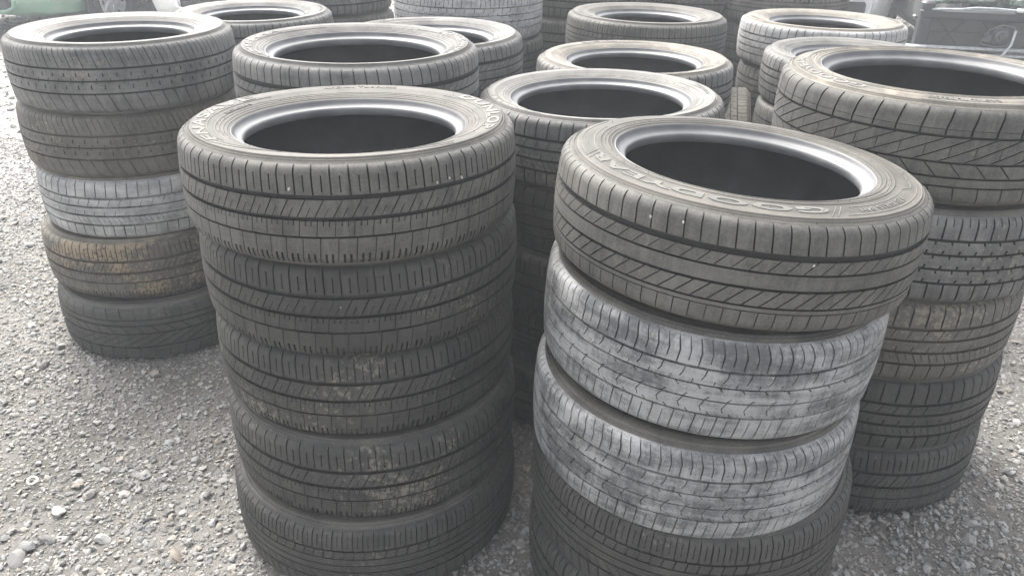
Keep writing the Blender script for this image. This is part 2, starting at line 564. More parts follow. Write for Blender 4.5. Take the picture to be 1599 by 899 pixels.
# winter-worn pattern with close lateral sipes
PATTERNS['sipe'] = tread_mesh('sipe_tread', 92, [
    shoulder(True, 0.040, 0.0018, 0.06, [(0.5, 0.5, 0.15, 0.75, 0.0011)]),
    dict(t=(0.0215, 0.0365), gap=0.0018, slope=0.3),
    dict(t=(0.0065, 0.019), gap=0.0), dict(t=(-0.0085, 0.004), gap=0.0),
    dict(t=(-0.029, -0.0115), gap=0.0015, slope=-0.8),
    shoulder(False, -0.033, 0.0018, -0.12),
])
# chunky notched ribs
PATTERNS['notch'] = tread_mesh('notch_tread', 66, [
    shoulder(True, 0.041, 0.0026, 0.05, [(0.5, 0.5, 0.55, 1.0, 0.0014)]),
    dict(t=(0.0155, 0.0365), gap=0.0, cuts=[(0.25, 0.32, 0.0, 0.27, 0.0030), (0.75, 0.68, 0.75, 1.0, 0.0026)]),
    dict(t=(-0.0105, 0.0115), gap=0.0, cuts=[(0.35, 0.42, 0.0, 0.22, 0.0030), (0.8, 0.75, 0.78, 1.0, 0.0026)]),
    dict(t=(-0.0365, -0.0145), gap=0.0, cuts=[(0.5, 0.58, 0.0, 0.25, 0.0030), (0.2, 0.15, 0.75, 1.0, 0.0026)]),
    shoulder(False, -0.041, 0.0024, -0.06),
])
# three straight grooves and wide lateral shoulder cuts
PATTERNS['touring'] = tread_mesh('touring_tread', 64, [
    shoulder(True, 0.037, 0.0026, 0.08),
    dict(t=(0.0135, 0.031), gap=0.0014, slope=0.5),
    dict(t=(-0.010, 0.0085), gap=0.0, cuts=[(0.5, 0.6, 0.0, 0.5, 0.0014)]),
    dict(t=(-0.035, -0.0155), gap=0.0014, slope=-0.5, cuts=[(0.5, 0.5, 0.3, 1.0, 0.001)]),
    shoulder(False, -0.0405, 0.0024, 0.05),
])

# ------------------------------------------------------------------ tyres: sidewall, bead, liner
NSEG = 220
def revolve(prof, seg=NSEG):
    prof = np.asarray(prof)
    a = np.linspace(0, 2 * math.pi, seg, endpoint=False)
    v = np.stack([np.outer(prof[:, 0], np.cos(a)), np.outer(prof[:, 0], np.sin(a)), np.outer(prof[:, 1], np.ones(seg))], 2).reshape(-1, 3)
    i, k = np.meshgrid(np.arange(len(prof) - 1), np.arange(seg), indexing='ij')
    k2 = (k + 1) % seg
    f = np.stack([i * seg + k, i * seg + k2, (i + 1) * seg + k2, (i + 1) * seg + k], 2).reshape(-1, 4)
    return v, f

BEAD_W = 0.0205
def side_profile(rim, full):
    """from the shoulder in to the bead edge"""
    rb = rim + BEAD_W                      # where the smooth bead band begins
    keys_r = [R_SH, R_SH - 0.010, 0.5 * (R_SH + rb) + 0.006, rb + 0.024, rb + 0.008, rb]
    keys_z = [Z_SH, ZMAX - 0.0006, ZMAX - 0.0022, ZMAX - 0.0085, ZMAX - 0.0130, ZMAX - 0.0165]
    if full:
        keys_z = [Z_SH, ZMAX - 0.0018, ZMAX + 0.0012, ZMAX + 0.0028, ZMAX + 0.0022, ZMAX - 0.0010]
    n = 120
    rr = np.linspace(R_SH, rb, n)
    # smooth monotone interpolation (cosine between keys, blended)
    zz = np.interp(rr, keys_r[::-1], keys_z[::-1])
    k = np.ones(9) / 9
    zp = np.pad(zz, 4, mode='reflect', reflect_type='odd')
    zz = np.convolve(zp, k, 'valid')
    def bump(c, w, h): return h * np.clip(1 - np.abs(rr - c) / w, 0, 1)
    zz = zz + bump(R_SH - 0.0045, 0.0016, 0.0016) + bump(R_SH - 0.0085, 0.0012, 0.0013)
    zz = zz - bump(R_SH - 0.0065, 0.0012, 0.0012)
    zz = zz + bump(rb + 0.024, 0.0013, 0.0012) + bump(rb + 0.0175, 0.0012, 0.0011) + bump(rb + 0.011, 0.0012, 0.0012) + bump(rb + 0.005, 0.0012, 0.0010)
    return rr, zz
def bead_profile(rim, full):
    rb = rim + BEAD_W
    up = 0.0155 if full else 0.0
    z0 = ZMAX - 0.0165
    pts = [(rb, z0), (rb - 0.0012, z0 + 0.0006), (rb - 0.0024, z0 - 0.0004), (rb - 0.0034, z0 - 0.0035), (rb - 0.0052, z0 - 0.0072), (rb - 0.0085, z0 - 0.0100), (rb - 0.0125, z0 - 0.0117),
           (rim + 0.0042, z0 - 0.0128), (rim + 0.0020, z0 - 0.0139), (rim + 0.0006, z0 - 0.0160), (rim, z0 - 0.0190), (rim + 0.0004, z0 - 0.0265), (rim + 0.003, z0 - 0.0295)]
    pts = [(r, z + up) for r, z in pts]
    return pts
def liner_profile(rim, full):
    up = 0.0155 if full else 0.0
    top = [(rim + 0.003, ZMAX - 0.046 + up), (rim + 0.012, ZMAX - 0.045 + up), (rim + 0.028, ZMAX - 0.036 + up * .5), (0.5 * (rim + R0), ZMAX - 0.020), (R0 - 0.045, ZMAX - 0.0155),
           (R0 - 0.026, ZMAX - 0.022), (R0 - 0.0165, ZMAX - 0.036), (R0 - 0.013, 0.02)]
    return top + [(r, -z) for r, z in reversed(top)]

def hairs(points):
    """thin moulding hairs: list of (base, direction, length)"""
    v, f = [], []
    for b, d, ln in points:
        b = Vector(b); d = Vector(d).normalized()
        a = d.orthogonal().normalized(); c = d.cross(a)
        i0 = len(v)
        for k in range(3):
            t = 2 * math.pi * k / 3
            v.append(b + (a * math.cos(t) + c * math.sin(t)) * 0.00055)
        v.append(b + d * ln)
        f += [(i0, i0 + 1, i0 + 3), (i0 + 1, i0 + 2, i0 + 3), (i0 + 2, i0, i0 + 3)]
    return v, f

SIDES, BEADS, LINERS, SIDE_FN = {}, {}, {}, {}
for key, rim in (('low', 0.2030), ('mid', 0.1905), ('tall', 0.1775), ('low full', 0.2030), ('mid full', 0.1915)):
    full = 'full' in key
    rr, zz = side_profile(rim, full)
    SIDE_FN[key] = (rr[::-1].copy(), zz[::-1].copy())
    v, f = revolve(np.stack([rr, zz], 1))
    v = v.tolist(); f = [tuple(q) for q in f.tolist()]
    hs = []
    for k in range(46):
        t = 2 * math.pi * (k + random.uniform(-.3, .3)) / 46
        r = rim + 0.036 + random.choice((0, 0, 0.004, 0.03))
        z = float(np.interp(r, *SIDE_FN[key]))
        hs.append(((r * math.cos(t), r * math.sin(t), z - 0.0005), (random.uniform(-.3, .3), random.uniform(-.3, .3), 1), random.uniform(0.004, 0.009)))
    for k in range(30):
        t = 2 * math.pi * (k + random.uniform(-.3, .3)) / 30
        r = R_SH - 0.002
        hs.append(((r * math.cos(t), r * math.sin(t), Z_SH), (math.cos(t), math.sin(t), 1.2), random.uniform(0.003, 0.006)))
    hv, hf = hairs(hs)
    b = len(v)
    v += [tuple(q) for q in hv]; f += [tuple(b + i for i in q) for q in hf]
    for nm, sg in (('sidewall', 1), ('sidewall', -1)):
        va = np.array(v); va[:, 2] *= sg
        fa = f if sg > 0 else [tuple(reversed(q)) for q in f]
        me = mesh_from('tyre_sidewall', va, fa, True, 50)
        me.materials.append(M_SIDE['worn'])
        SIDES[key, sg] = me
    v2, f2 = revolve(bead_profile(rim, full))
    for sg in (1, -1):
        va = v2.copy(); va[:, 2] *= sg
        me = mesh_from('tyre_bead', va, f2 if sg > 0 else f2[:, ::-1], True, 60)
        me.materials.append(M_BEAD)
        BEADS[key, sg] = me
    v3, f3 = revolve(liner_profile(rim, full), 120)
    me = mesh_from('tyre_liner', v3, f3, True)
    me.materials.append(M_LINER)
    LINERS[key] = me

# ------------------------------------------------------------------ raised lettering wrapped on a sidewall
def text_mesh(txt, size, bold):
    cu = bpy.data.curves.new('lettering_text', 'FONT')
    cu.body = txt
    cu.size = size
    cu.align_x = 'CENTER'; cu.align_y = 'CENTER'
    cu.offset = bold * size
    cu.extrude = 0.0006
    cu.resolution_u = 6
    cu.space_character = 1.12
    ob = bpy.data.objects.new('lettering_text', cu)
    COL.objects.link(ob)
    bpy.context.view_layer.update()
    dg = bpy.context.evaluated_depsgraph_get()
    me = bpy.data.meshes.new_from_object(ob.evaluated_get(dg))
    n = len(me.vertices)
    co = np.empty(n * 3, dtype=np.float32); me.vertices.foreach_get('co', co)
    co = co.reshape(-1, 3)
    fs = [tuple(p.vertices) for p in me.polygons]
    bpy.data.objects.remove(ob); bpy.data.curves.remove(cu); bpy.data.meshes.remove(me)
    return co, fs

def lettering(key, items):
    """one mesh for each word and each moulded line"""
    out = [('lettering', relief(key, [it], 'tyre_lettering')) for it in items if it[0] == 'text']
    out += [('moulded_line', relief(key, [it], 'tyre_moulded_line')) for it in items if it[0] != 'text']
    return out

def relief(key, items, mesh_name):
    """items: ('text', string, centre angle, angular span, centre radius, height, bold) or ('arc', r, a0, a1, width) or ('bar', r0, r1, a, a2, width)"""
    V, F = [], []
    def put(x, y, z):
        zz = float(np.interp(x, *SIDE_FN[key]))
        V.append((x * math.cos(y), x * math.sin(y), zz + z))
    for it in items:
        base = len(V)
        if it[0] == 'text':
            _, s, ac, span, rc, h, bold = it
            co, fs = text_mesh(s, 1.0, bold)
            x = co[:, 0]; y = co[:, 1]
            w = x.max() - x.min(); hh = y.max() - y.min()
            cx, cy = (x.max() + x.min()) / 2, (y.max() + y.min()) / 2
            for (px, py, pz) in co:
                th = R_(ac) - (px - cx) / w * R_(span)
                put(rc + (py - cy) / hh * h, th, 0.0011 if pz > 0 else -0.0004)
            F += [tuple(base + i for i in f) for f in fs]
        else:
            if it[0] == 'arc':
                _, r, a0, a1, w = it
                pts = [(r, R_(a0 + (a1 - a0) * k / 24)) for k in range(25)]
            else:
                _, r0, r1, a0, a1, w = it
                pts = [(r0 + (r1 - r0) * k / 6, R_(a0 + (a1 - a0) * k / 6)) for k in range(7)]
            xy = [Vector((r * math.cos(t), r * math.sin(t))) for r, t in pts]
            for i, p in enumerate(xy):
                d = (xy[min(i + 1, len(xy) - 1)] - xy[max(i - 1, 0)]).normalized()
                nrm = Vector((-d.y, d.x))
                for q, z in ((p - nrm * w / 2, -0.0004), (p - nrm * w / 3, 0.0009), (p + nrm * w / 3, 0.0009), (p + nrm * w / 2, -0.0004)):
                    put(q.length, math.atan2(q.y, q.x), z)
            for i in range(len(xy) - 1):
                for k in range(3):
                    a = base + i * 4 + k
                    F.append((a, a + 1, a + 5, a + 4))
    me = mesh_from(mesh_name, np.array(V), F, True, 30)
    me.materials.append(M_LETTER)
    return me

# ------------------------------------------------------------------ a tyre
TREAD_PATTERN_KEYS = list(PATTERNS)
def tyre(loc, R=0.303, W=0.18, pattern='eco', look='worn', side='worn', rim='mid', rz=0.0, tilt=(0.0, 0.0), label='', letters=None, letter_mat=None, rot=None, flip=False, top=False):
    t = empty('tyre', loc)
    if rot is not None:
        t.rotation_euler = rot
    else:
        n = Vector((-tilt[0], -tilt[1], 1)).normalized()
        q = Vector((0, 0, 1)).rotation_difference(n)
        t.rotation_euler = (q.to_matrix() @ Matrix.Rotation(rz, 3, 'Z') @ (Matrix.Rotation(math.pi, 3, 'X') if flip else Matrix.Identity(3))).to_euler()
    s = R / R0
    oval = random.uniform(-.005, .005)
    sc = (s * (1 + oval), s * (1 - oval), W / (2 * ZMAX))
    tag(t, label, 'tyre', 'used car tyres stacked on the gravel')
    def part(name, me, mat):
        o = link(name, me, t)
        o.scale = sc
        if mat is not None:
            o.material_slots[0].link = 'OBJECT'
            o.material_slots[0].material = mat
        return o
    td = part('tread', PATTERNS[pattern], M_TREAD[look])
    td.material_slots[1].link = 'OBJECT'
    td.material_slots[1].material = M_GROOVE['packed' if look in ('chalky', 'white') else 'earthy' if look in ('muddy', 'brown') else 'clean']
    for sg in (1, -1):
        part('sidewall', SIDES[rim, sg], M_SIDE[side])
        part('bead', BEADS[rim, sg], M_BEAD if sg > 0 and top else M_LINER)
    part('inner_liner', LINERS[rim], None)
    for nm, me in letters or ():
        part(nm, me, letter_mat if nm == 'lettering' else M_LETTER_FAINT)
    return t

LET_FL = lettering('mid', [
    ('text', 'ENASAVE', 186, 76, 0.262, 0.021, 0.02), ('text', 'DUNLOP', 12, 62, 0.262, 0.022, 0.03),
    ('arc', 0.2485, 226, 140, 0.0016), ('arc', 0.2485, 52, -34, 0.0016),
    ('bar', 0.262, 0.246, 222, 250, 0.0022), ('bar', 0.272, 0.250, 224, 256, 0.0022), ('bar', 0.262, 0.246, -40, -66, 0.0022), ('bar', 0.272, 0.250, -42, -72, 0.0022),
    ('text', 'RADIAL TUBELESS', 96, 34, 0.258, 0.009, 0.01), ('text', '185/60R15', 164, 20, 0.2385, 0.008, 0.01)])
LET_FR = lettering('mid full', [
    ('text', 'GOODYEAR', 237, 92, 0.2535, 0.0180, 0.04), ('text', '175/65R15 84H', -53, 25, 0.258, 0.010, 0.01),
    ('arc', 0.2465, -68, -30, 0.0018), ('arc', 0.268, -72, -22, 0.0018), ('bar', 0.2465, 0.259, -30, -24, 0.0018), ('arc', 0.259, -24, 30, 0.0018),
    ('bar', 0.244, 0.270, -71, -76, 0.0018), ('bar', 0.244, 0.270, -73, -78, 0.0018),
    ('arc', 0.2465, 192, 150, 0.0018), ('arc', 0.268, 190, 140, 0.0018), ('bar', 0.244, 0.270, 190, 195, 0.0018), ('bar', 0.244, 0.270, 187, 192, 0.0018)])
LET_R = lettering('low full', [
    ('text', 'GOODYEAR', 187, 62, 0.2625, 0.017, 0.03), ('arc', 0.2515, 240, 130, 0.0016), ('text', 'RADIAL TUBELESS', 255, 26, 0.262, 0.008, 0.01),
    ('arc', 0.274, 330, 240, 0.0016)])
LET_BL = lettering('low', [
    ('text', 'YOKOHAMA', 193, 84, 0.2625, 0.018, 0.02), ('arc', 0.2515, 238, 120, 0.0016), ('arc', 0.2515, 60, -40, 0.0016), ('text', 'YOKOHAMA', 10, 70, 0.2625, 0.017, 0.02)])
LET_M = lettering('low', [('arc', 0.274, 236, 150, 0.0018)] + [('bar', 0.258, 0.273, a, a + 2.5, 0.0022) for a in range(190, 236, 7)]
    + [('arc', 0.2555, 234, 190, 0.0016), ('arc', 0.25, 30, -40, 0.0018), ('text', '195/55R16', 6, 22, 0.262, 0.010, 0.01)])
LET_MISC = lettering('mid', [('arc', 0.249, 200, 120, 0.0018), ('arc', 0.249, 20, -60, 0.0018), ('text', 'TUBELESS', 150, 34, 0.262, 0.012, 0.02), ('text', 'RADIAL', -20, 28, 0.262, 0.012, 0.02)])

ORD = ['topmost', 'second from the top', 'third from the top', 'fourth from the top', 'bottom one']
# stack: where it is (words), centre, list of (z, R, W, pattern, look, side, rim, words, extras)
def add_tyre(where, i, n, words, **kw):
    pos = 'topmost' if i == 0 else 'bottom one' if i == n - 1 else ['', 'second', 'third', 'fourth'][i] + ' from the top'
    return tyre(label=f'{words} tyre, {pos} {where}', top=(i == 0), **kw)

FRONT_LEFT = 'of the front left stack'
fl = [(-.301, 1.429, .8102, .304, 'eco', 'worn', 'worn', (0.002, -0.032)), (-.298, 1.450, .635, .306, 'eco', 'dark', 'dark', (0, -.008)),
      (-.300, 1.459, .457, .304, 'eco', 'flecked', 'dark', (0, -.010)), (-.295, 1.443, .275, .305, 'eco', 'flecked', 'dark', (0, 0)), (-.298, 1.425, .0925, .310, 'sipe', 'dark', 'dark', (0, 0))]
fl_words = ['dark grey road', 'black ribbed road', 'black mud flecked road', 'dark pale speckled road', 'black finely grooved']
for i, (x, y, z, R, pat, look, side, tl) in enumerate(fl):
    add_tyre(FRONT_LEFT, i, 5, fl_words[i], loc=(x, y, z), R=R, W=.180 if i == 0 else .185, pattern=pat, look=look, side=side, tilt=tl, rz=0 if i == 0 else 0.7 * i, letters=LET_FL if i == 0 else None)

FRONT_RIGHT = 'of the front right stack'
fr = [(.3764, 1.2787, .7895, .3054, 'slant', 'worn', 'worn', (-.065, -.024), 'mid full'), (.354, 1.263, .609, .295, 'comfort', 'chalky', 'dark', (-.048, .0), 'mid'),
      (.335, 1.234, .431, .292, 'comfort', 'chalky', 'dark', (-.022, .012), 'mid'), (.347, 1.235, .260, .301, 'sipe', 'dark', 'dark', (0, 0), 'mid'), (.347, 1.235, .089, .303, 'notch', 'dark', 'dark', (0, 0), 'mid')]
fr_words = ['clean dark grey road', 'chalky grey dusty', 'chalky grey streaked', 'black finely grooved', 'black notched']
for i, (x, y, z, R, pat, look, side, tl, rim) in enumerate(fr):
    add_tyre(FRONT_RIGHT, i, 5, fr_words[i], rim=rim, loc=(x, y, z), R=R, W=.180 if i == 0 else .189, pattern=pat, look=look, side=side, tilt=tl, rz=0 if i == 0 else 1.3 * i, letters=LET_FR if i == 0 else None, letter_mat=M_LETTER_FAINT)

LONE = 'of the stack bordering the open gravel'
ls = [(-1.123, 2.326, .812, .303, 'rib', 'dusty', 'pale', 'tall'), (-1.133, 2.330, .636, .303, 'rib', 'brown', 'dark', 'tall'), (-1.128, 2.329, .457, .301, 'touring', 'white', 'tan', 'mid'),
      (-1.144, 2.310, .278, .303, 'eco', 'muddy', 'tan', 'mid'), (-1.121, 2.274, .092, .305, 'chevron', 'dark', 'dark', 'mid')]
lw = ['grey slit shouldered', 'brownish grey', 'whitened', 'brown muddy', 'black arrow patterned']
for i, (x, y, z, R, pat, look, side, rim) in enumerate(ls):
    add_tyre(LONE, i, 5, lw[i], loc=(x, y, z), R=R, W=.184, pattern=pat, look=look, side=side, rim=rim, rz=i * 0.9, flip=(i == 4))

EDGE = 'of the stack at the right edge'
rs = [(.848, 1.636, .857, .305, 'chevron', 'worn', 'tan', 'low full'), (.833, 1.623, .664, .305, 'notch', 'dusty', 'worn', 'mid'), (.817, 1.635, .474, .302, 'touring', 'brown', 'dark', 'mid'),
      (.831, 1.649, .285, .303, 'touring', 'dark', 'dark', 'mid'), (.841, 1.659, .096, .303, 'eco', 'dark', 'dark', 'mid')]
rw = ['wide arrow patterned', 'grey notched', 'brown stained', 'smooth black', 'black white specked']
for i, (x, y, z, R, pat, look, side, rim) in enumerate(rs):
    add_tyre(EDGE, i, 5, rw[i], loc=(x + .013, y + .011, z), R=R - .002, W=.190, pattern=pat, look=look, side=side, rim=rim, rz=0 if i == 0 else i * 1.1, letters=LET_R if i == 0 else None)

# stacks further back: (words for the place, x, y, top z of the centre, R, top tyre spec, lower specs)
BACK = [
    ('of the central stack between the front two', .211, 1.955, .744, .305, ('touring', 'dusty', 'pale', 'low', 'smooth sided grey'), ['touring', 'eco', 'sipe', 'eco'], LET_M),
    ('of the stack behind the central one', .372, 2.537, .722, .311, ('touring', 'dusty', 'tan', 'mid', 'pale beige sided'), ['touring', 'rib', 'eco', 'touring'], LET_MISC),
    ('of the stack right behind the front left stack', -.394, 2.021, .833, .306, ('slant', 'dusty', 'pale', 'low', 'grey wide grooved'), ['slant', 'rib', 'eco', 'touring'], LET_BL),
    ('of the second stack behind the front left', -.275, 2.607, .770, .303, ('slant', 'dusty', 'pale', 'mid', 'pale round shouldered'), ['slant', 'eco', 'rib', 'eco'], LET_MISC),
    ('of the stack near the white car', -1.001, 3.142, .752, .301, ('eco', 'dusty', 'pale', 'tall', 'bright grey sided'), ['touring', 'rib', 'eco', 'rib'], LET_MISC),
    ('of the stack holding the white caked tyre', -.194, 3.377, .818, .303, ('comfort', 'white', 'pale', 'mid', 'white caked'), ['touring', 'rib', 'touring', 'eco'], None),
    ('of the rear stack beside the white caked one', -.868, 3.784, .846, .303, ('touring', 'dusty', 'pale', 'mid', 'grey straight grooved'), ['touring', 'eco', 'rib', 'eco'], None),
    ('of the shaded stack behind the white caked one', .300, 3.880, .840, .303, ('touring', 'worn', 'worn', 'mid', 'shaded grey'), ['eco', 'touring', 'rib', 'eco'], None),
    ('of the stack beyond the beige sided one', .492, 3.131, .765, .305, ('sipe', 'worn', 'worn', 'tall', 'grey finely slit'), ['touring', 'eco', 'rib', 'touring'], LET_MISC),
    ('of the farthest stack in the middle row', .880, 4.230, .815, .303, ('touring', 'worn', 'worn', 'mid', 'far grey'), ['eco', 'touring', 'eco', 'rib'], None),
    ('of the dark stack beside the silver car', 1.277, 4.020, .794, .302, ('sipe', 'worn', 'worn', 'mid', 'dark close ribbed'), ['rib', 'touring', 'eco', 'rib'], None),
    ('of the stack near the stripped car', 1.200, 3.240, .740, .316, ('touring', 'white', 'tan', 'tall', 'chalk white treaded'), ['touring', 'eco', 'touring', 'rib'], LET_MISC),
    ('of the stack behind the right edge stack', 1.110, 2.660, .722, .292, ('touring', 'dusty', 'pale', 'mid', 'pale plain sided'), ['rib', 'eco', 'touring', 'rib'], None),
]
for (where, x, y, zt, R, top, low, lett) in BACK:
    W = zt / 4.5
    k = random.random()
    for i in range(5):
        ox, oy = (0, 0) if i == 0 else (random.uniform(-.018, .018), random.uniform(-.018, .018))
        if i == 0:
            pat, look, side, rim, words = top
        else:
            pat, look, side, rim = low[i - 1], ('worn', 'dark', 'dark', 'dark')[i - 1] if where.find('between the front two') < 0 else 'dark', 'dark', 'mid'
            words = ['', 'dark grey', 'black', 'plain black', 'dull black'][i]
        add_tyre(where, i, 5, words, loc=(x + ox, y + oy, zt - i * W), R=R - .003 if i == 0 else R + random.uniform(-.008, .001), W=W * 1.025, pattern=pat, look=look, side=side, rim=rim, tilt=(random.uniform(-.012, .012), random.uniform(-.012, .012)),
                 rz=0 if lett in (LET_M, LET_BL) and i == 0 else random.uniform(0, 6.28), letters=lett if i == 0 else None, letter_mat=M_LETTER_FAINT)

# one muddy tyre standing on edge in the gap between the rear stacks
tyre(loc=(.838, 2.955, .303), R=.303, W=.165, pattern='comfort', look='clay', side='worn', rim='mid', rot=(0, R_(90 - 9), R_(-14)),
     label='clay coated tyre standing upright between the rear stacks')

# ------------------------------------------------------------------ ground
def ground_h(x, y):
    return (0.010 * noise.noise(Vector((x * 1.3, y * 1.3, 0))) + 0.004 * noise.noise(Vector((x * 5, y * 5, 3.1)))) * min(1.0, 30.0 / (1 + abs(x) + abs(y))) - 0.002

def ground_material():
    t = NT('gravel_ground')
    v = t.coords(False)
    big = t.noise(v, 0.9, 4, 0.6)
    mid = t.noise(v, 5.0, 4, 0.6)
    fine = t.noise(v, 90.0, 4, 0.7)
    vo = t.t.nodes.new('ShaderNodeTexVoronoi'); vo.inputs['Scale'].default_value = 105.0; t.l(v, vo.inputs['Vector'])
    vo2 = t.t.nodes.new('ShaderNodeTexVoronoi'); vo2.inputs['Scale'].default_value = 48.0; t.l(v, vo2.inputs['Vector'])
    soil = t.mix(t.ramp(mid, 0.35, 0.65), (0.10, 0.094, 0.085), (0.155, 0.147, 0.134))
    soil = t.mix(t.ramp(big, 0.45, 0.62, 0, 0.6), soil, (0.27, 0.255, 0.235))
    sx = t.t.nodes.new('ShaderNodeSeparateColor'); t.l(vo.outputs['Color'], sx.inputs[0])
    # pale packed fines at the far left, lightened further to paint in glare
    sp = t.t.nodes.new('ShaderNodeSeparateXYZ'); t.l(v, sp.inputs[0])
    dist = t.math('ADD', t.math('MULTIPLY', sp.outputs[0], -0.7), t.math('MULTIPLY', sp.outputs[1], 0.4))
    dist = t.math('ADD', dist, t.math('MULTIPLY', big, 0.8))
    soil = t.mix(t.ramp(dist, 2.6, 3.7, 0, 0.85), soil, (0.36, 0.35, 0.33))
    grit = t.mix(sx.outputs[0], (0.15, 0.142, 0.13), (0.40, 0.385, 0.355))
    k = t.math('MULTIPLY', t.ramp(sx.outputs[1], 0.45, 0.55), t.ramp(vo.outputs['Distance'], 0.42, 0.30))
    col = t.mix(k, soil, grit)
    col = t.mix(t.ramp(fine, 0.35, 0.7, 0.0, 0.35), col, (0.10, 0.092, 0.08))
    h = t.math('ADD', t.math('MULTIPLY', k, 0.6), t.math('ADD', t.math('MULTIPLY', fine, 0.9), t.ramp(vo2.outputs['Distance'], 0.5, 0.1)))
    t.bsdf(col, 0.9, 0.25, bump=h, bump_d=0.006, bump_s=0.7)
    return t.m
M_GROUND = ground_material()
def axis(lo, hi, step, far, n):
    core = np.arange(lo, hi + 1e-6, step)
    g = np.geomspace(step, far, n)
    return np.concatenate([(lo - np.cumsum(g))[::-1], core, hi + np.cumsum(g)])
gx = axis(-5, 4.5, 0.06, 90, 14); gy = axis(0, 9, 0.06, 90, 14)
gv = np.array([(x, y, ground_h(x, y)) for y in gy for x in gx])
nx = len(gx)
ii, jj = np.meshgrid(np.arange(len(gy) - 1), np.arange(nx - 1), indexing='ij')
gf = np.stack([ii * nx + jj, ii * nx + jj + 1, (ii + 1) * nx + jj + 1, (ii + 1) * nx + jj], 2).reshape(-1, 4)
gm = mesh_from('ground', gv, gf, True)
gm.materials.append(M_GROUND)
tag(link('ground', gm), kind='structure')

# loose stones lying on it
def stone_material():
    t = NT('loose_stone')
    g = t.t.nodes.new('ShaderNodeNewGeometry')
    v = t.coords(False)
    rnd = g.outputs['Random Per Island']
    c = t.mix(t.ramp(rnd, 0.0, 1.0), (0.15, 0.147, 0.141), (0.33, 0.325, 0.312))
    hue = t.math('FRACT', t.math('MULTIPLY', rnd, 37.0))
    c = t.mix(t.ramp(hue, 0.7, 1.0, 0, 0.5), c, (0.33, 0.27, 0.20))
    c = t.mix(t.ramp(hue, 0.25, 0.0, 0, 0.55), c, (0.17, 0.18, 0.19))
    n = t.noise(v, 160.0, 4, 0.65)
    c = t.mix(t.ramp(n, 0.4, 0.75, 0, 0.4), c, (0.24, 0.225, 0.20))
    t.bsdf(c, 0.85, 0.3, bump=n, bump_d=0.002, bump_s=0.4)
    return t.m
def ico(sub):
    p = (1 + 5 ** .5) / 2
    v = [(-1, p, 0), (1, p, 0), (-1, -p, 0), (1, -p, 0), (0, -1, p), (0, 1, p), (0, -1, -p), (0, 1, -p), (p, 0, -1), (p, 0, 1), (-p, 0, -1), (-p, 0, 1)]
    f = [(0, 11, 5), (0, 5, 1), (0, 1, 7), (0, 7, 10), (0, 10, 11), (1, 5, 9), (5, 11, 4), (11, 10, 2), (10, 7, 6), (7, 1, 8), (3, 9, 4), (3, 4, 2), (3, 2, 6), (3, 6, 8), (3, 8, 9), (4, 9, 5), (2, 4, 11), (6, 2, 10), (8, 6, 7), (9, 8, 1)]
    v = [Vector(q).normalized() for q in v]
    for _ in range(sub):
        m = {}; nf = []
        def mid(a, b):
            k = (min(a, b), max(a, b))
            if k not in m:
                v.append(((v[a] + v[b]) / 2).normalized()); m[k] = len(v) - 1
            return m[k]
        for a, b, c in f:
            x, y, z = mid(a, b), mid(b, c), mid(c, a)
            nf += [(a, x, z), (b, y, x), (c, z, y), (x, y, z)]
        f = nf
    return np.array([tuple(q) for q in v]), np.array(f)
def stones(n, xr, yr, rmin, rmax, power, sub):
    bv, bf = ico(sub)
    x = rng.uniform(*xr, n); y = rng.uniform(*yr, n)
    clump = np.array([noise.noise(Vector((a * 1.7, b * 1.7, 7))) + 0.6 * noise.noise(Vector((a * 5, b * 5, 1))) for a, b in zip(x, y)])
    keep = clump > rng.uniform(-1.3, 0.3, n)
    x, y = x[keep], y[keep]; n = len(x)
    r = rmin * (1 - rng.random(n) * (1 - (rmin / rmax) ** power)) ** (-1 / power)
    nb = len(bv)
    P = bv[None] * (1 + rng.normal(0, 0.17, (n, nb, 1)))
    P = P * np.stack([rng.uniform(.8, 1.35, n), rng.uniform(.7, 1.1, n), rng.uniform(.45, .8, n)], 1)[:, None]
    a = rng.uniform(0, 6.28, n); ca, sa = np.cos(a)[:, None], np.sin(a)[:, None]
    tx = rng.normal(0, .3, n)[:, None]
    X = P[..., 0] * ca - P[..., 1] * sa; Y = P[..., 0] * sa + P[..., 1] * ca; Z = P[..., 2] + tx * P[..., 0]
    h = np.array([ground_h(p, q) for p, q in zip(x, y)])
    P = np.stack([X * r[:, None] + x[:, None], Y * r[:, None] + y[:, None], Z * r[:, None] + (h + r * rng.uniform(0.05, .45, n))[:, None]], 2)
    F = (bf[None] + (np.arange(n) * nb)[:, None, None]).reshape(-1, 3)
    return P.reshape(-1, 3), F
sets = [stones(210000, (-3.2, 2.6), (0.45, 4.2), 0.0028, 0.0092, 2.1, 0),
        stones(8000, (-3.0, 2.4), (0.45, 4.0), 0.006, 0.017, 2.6, 1),
        stones(40000, (-6.0, 4.5), (4.0, 10.0), 0.006, 0.022, 2.2, 0)]
vv, ff, off = [], [], 0
for v, f in sets:
    vv.append(v); ff.append(f + off); off += len(v)
sm = mesh_from('loose_gravel', np.concatenate(vv), np.concatenate(ff), True, 42)
sm.materials.append(stone_material())
tag(link('loose_gravel', sm), 'loose pale grey gravel stones strewn over the yard', 'gravel', kind='stuff')

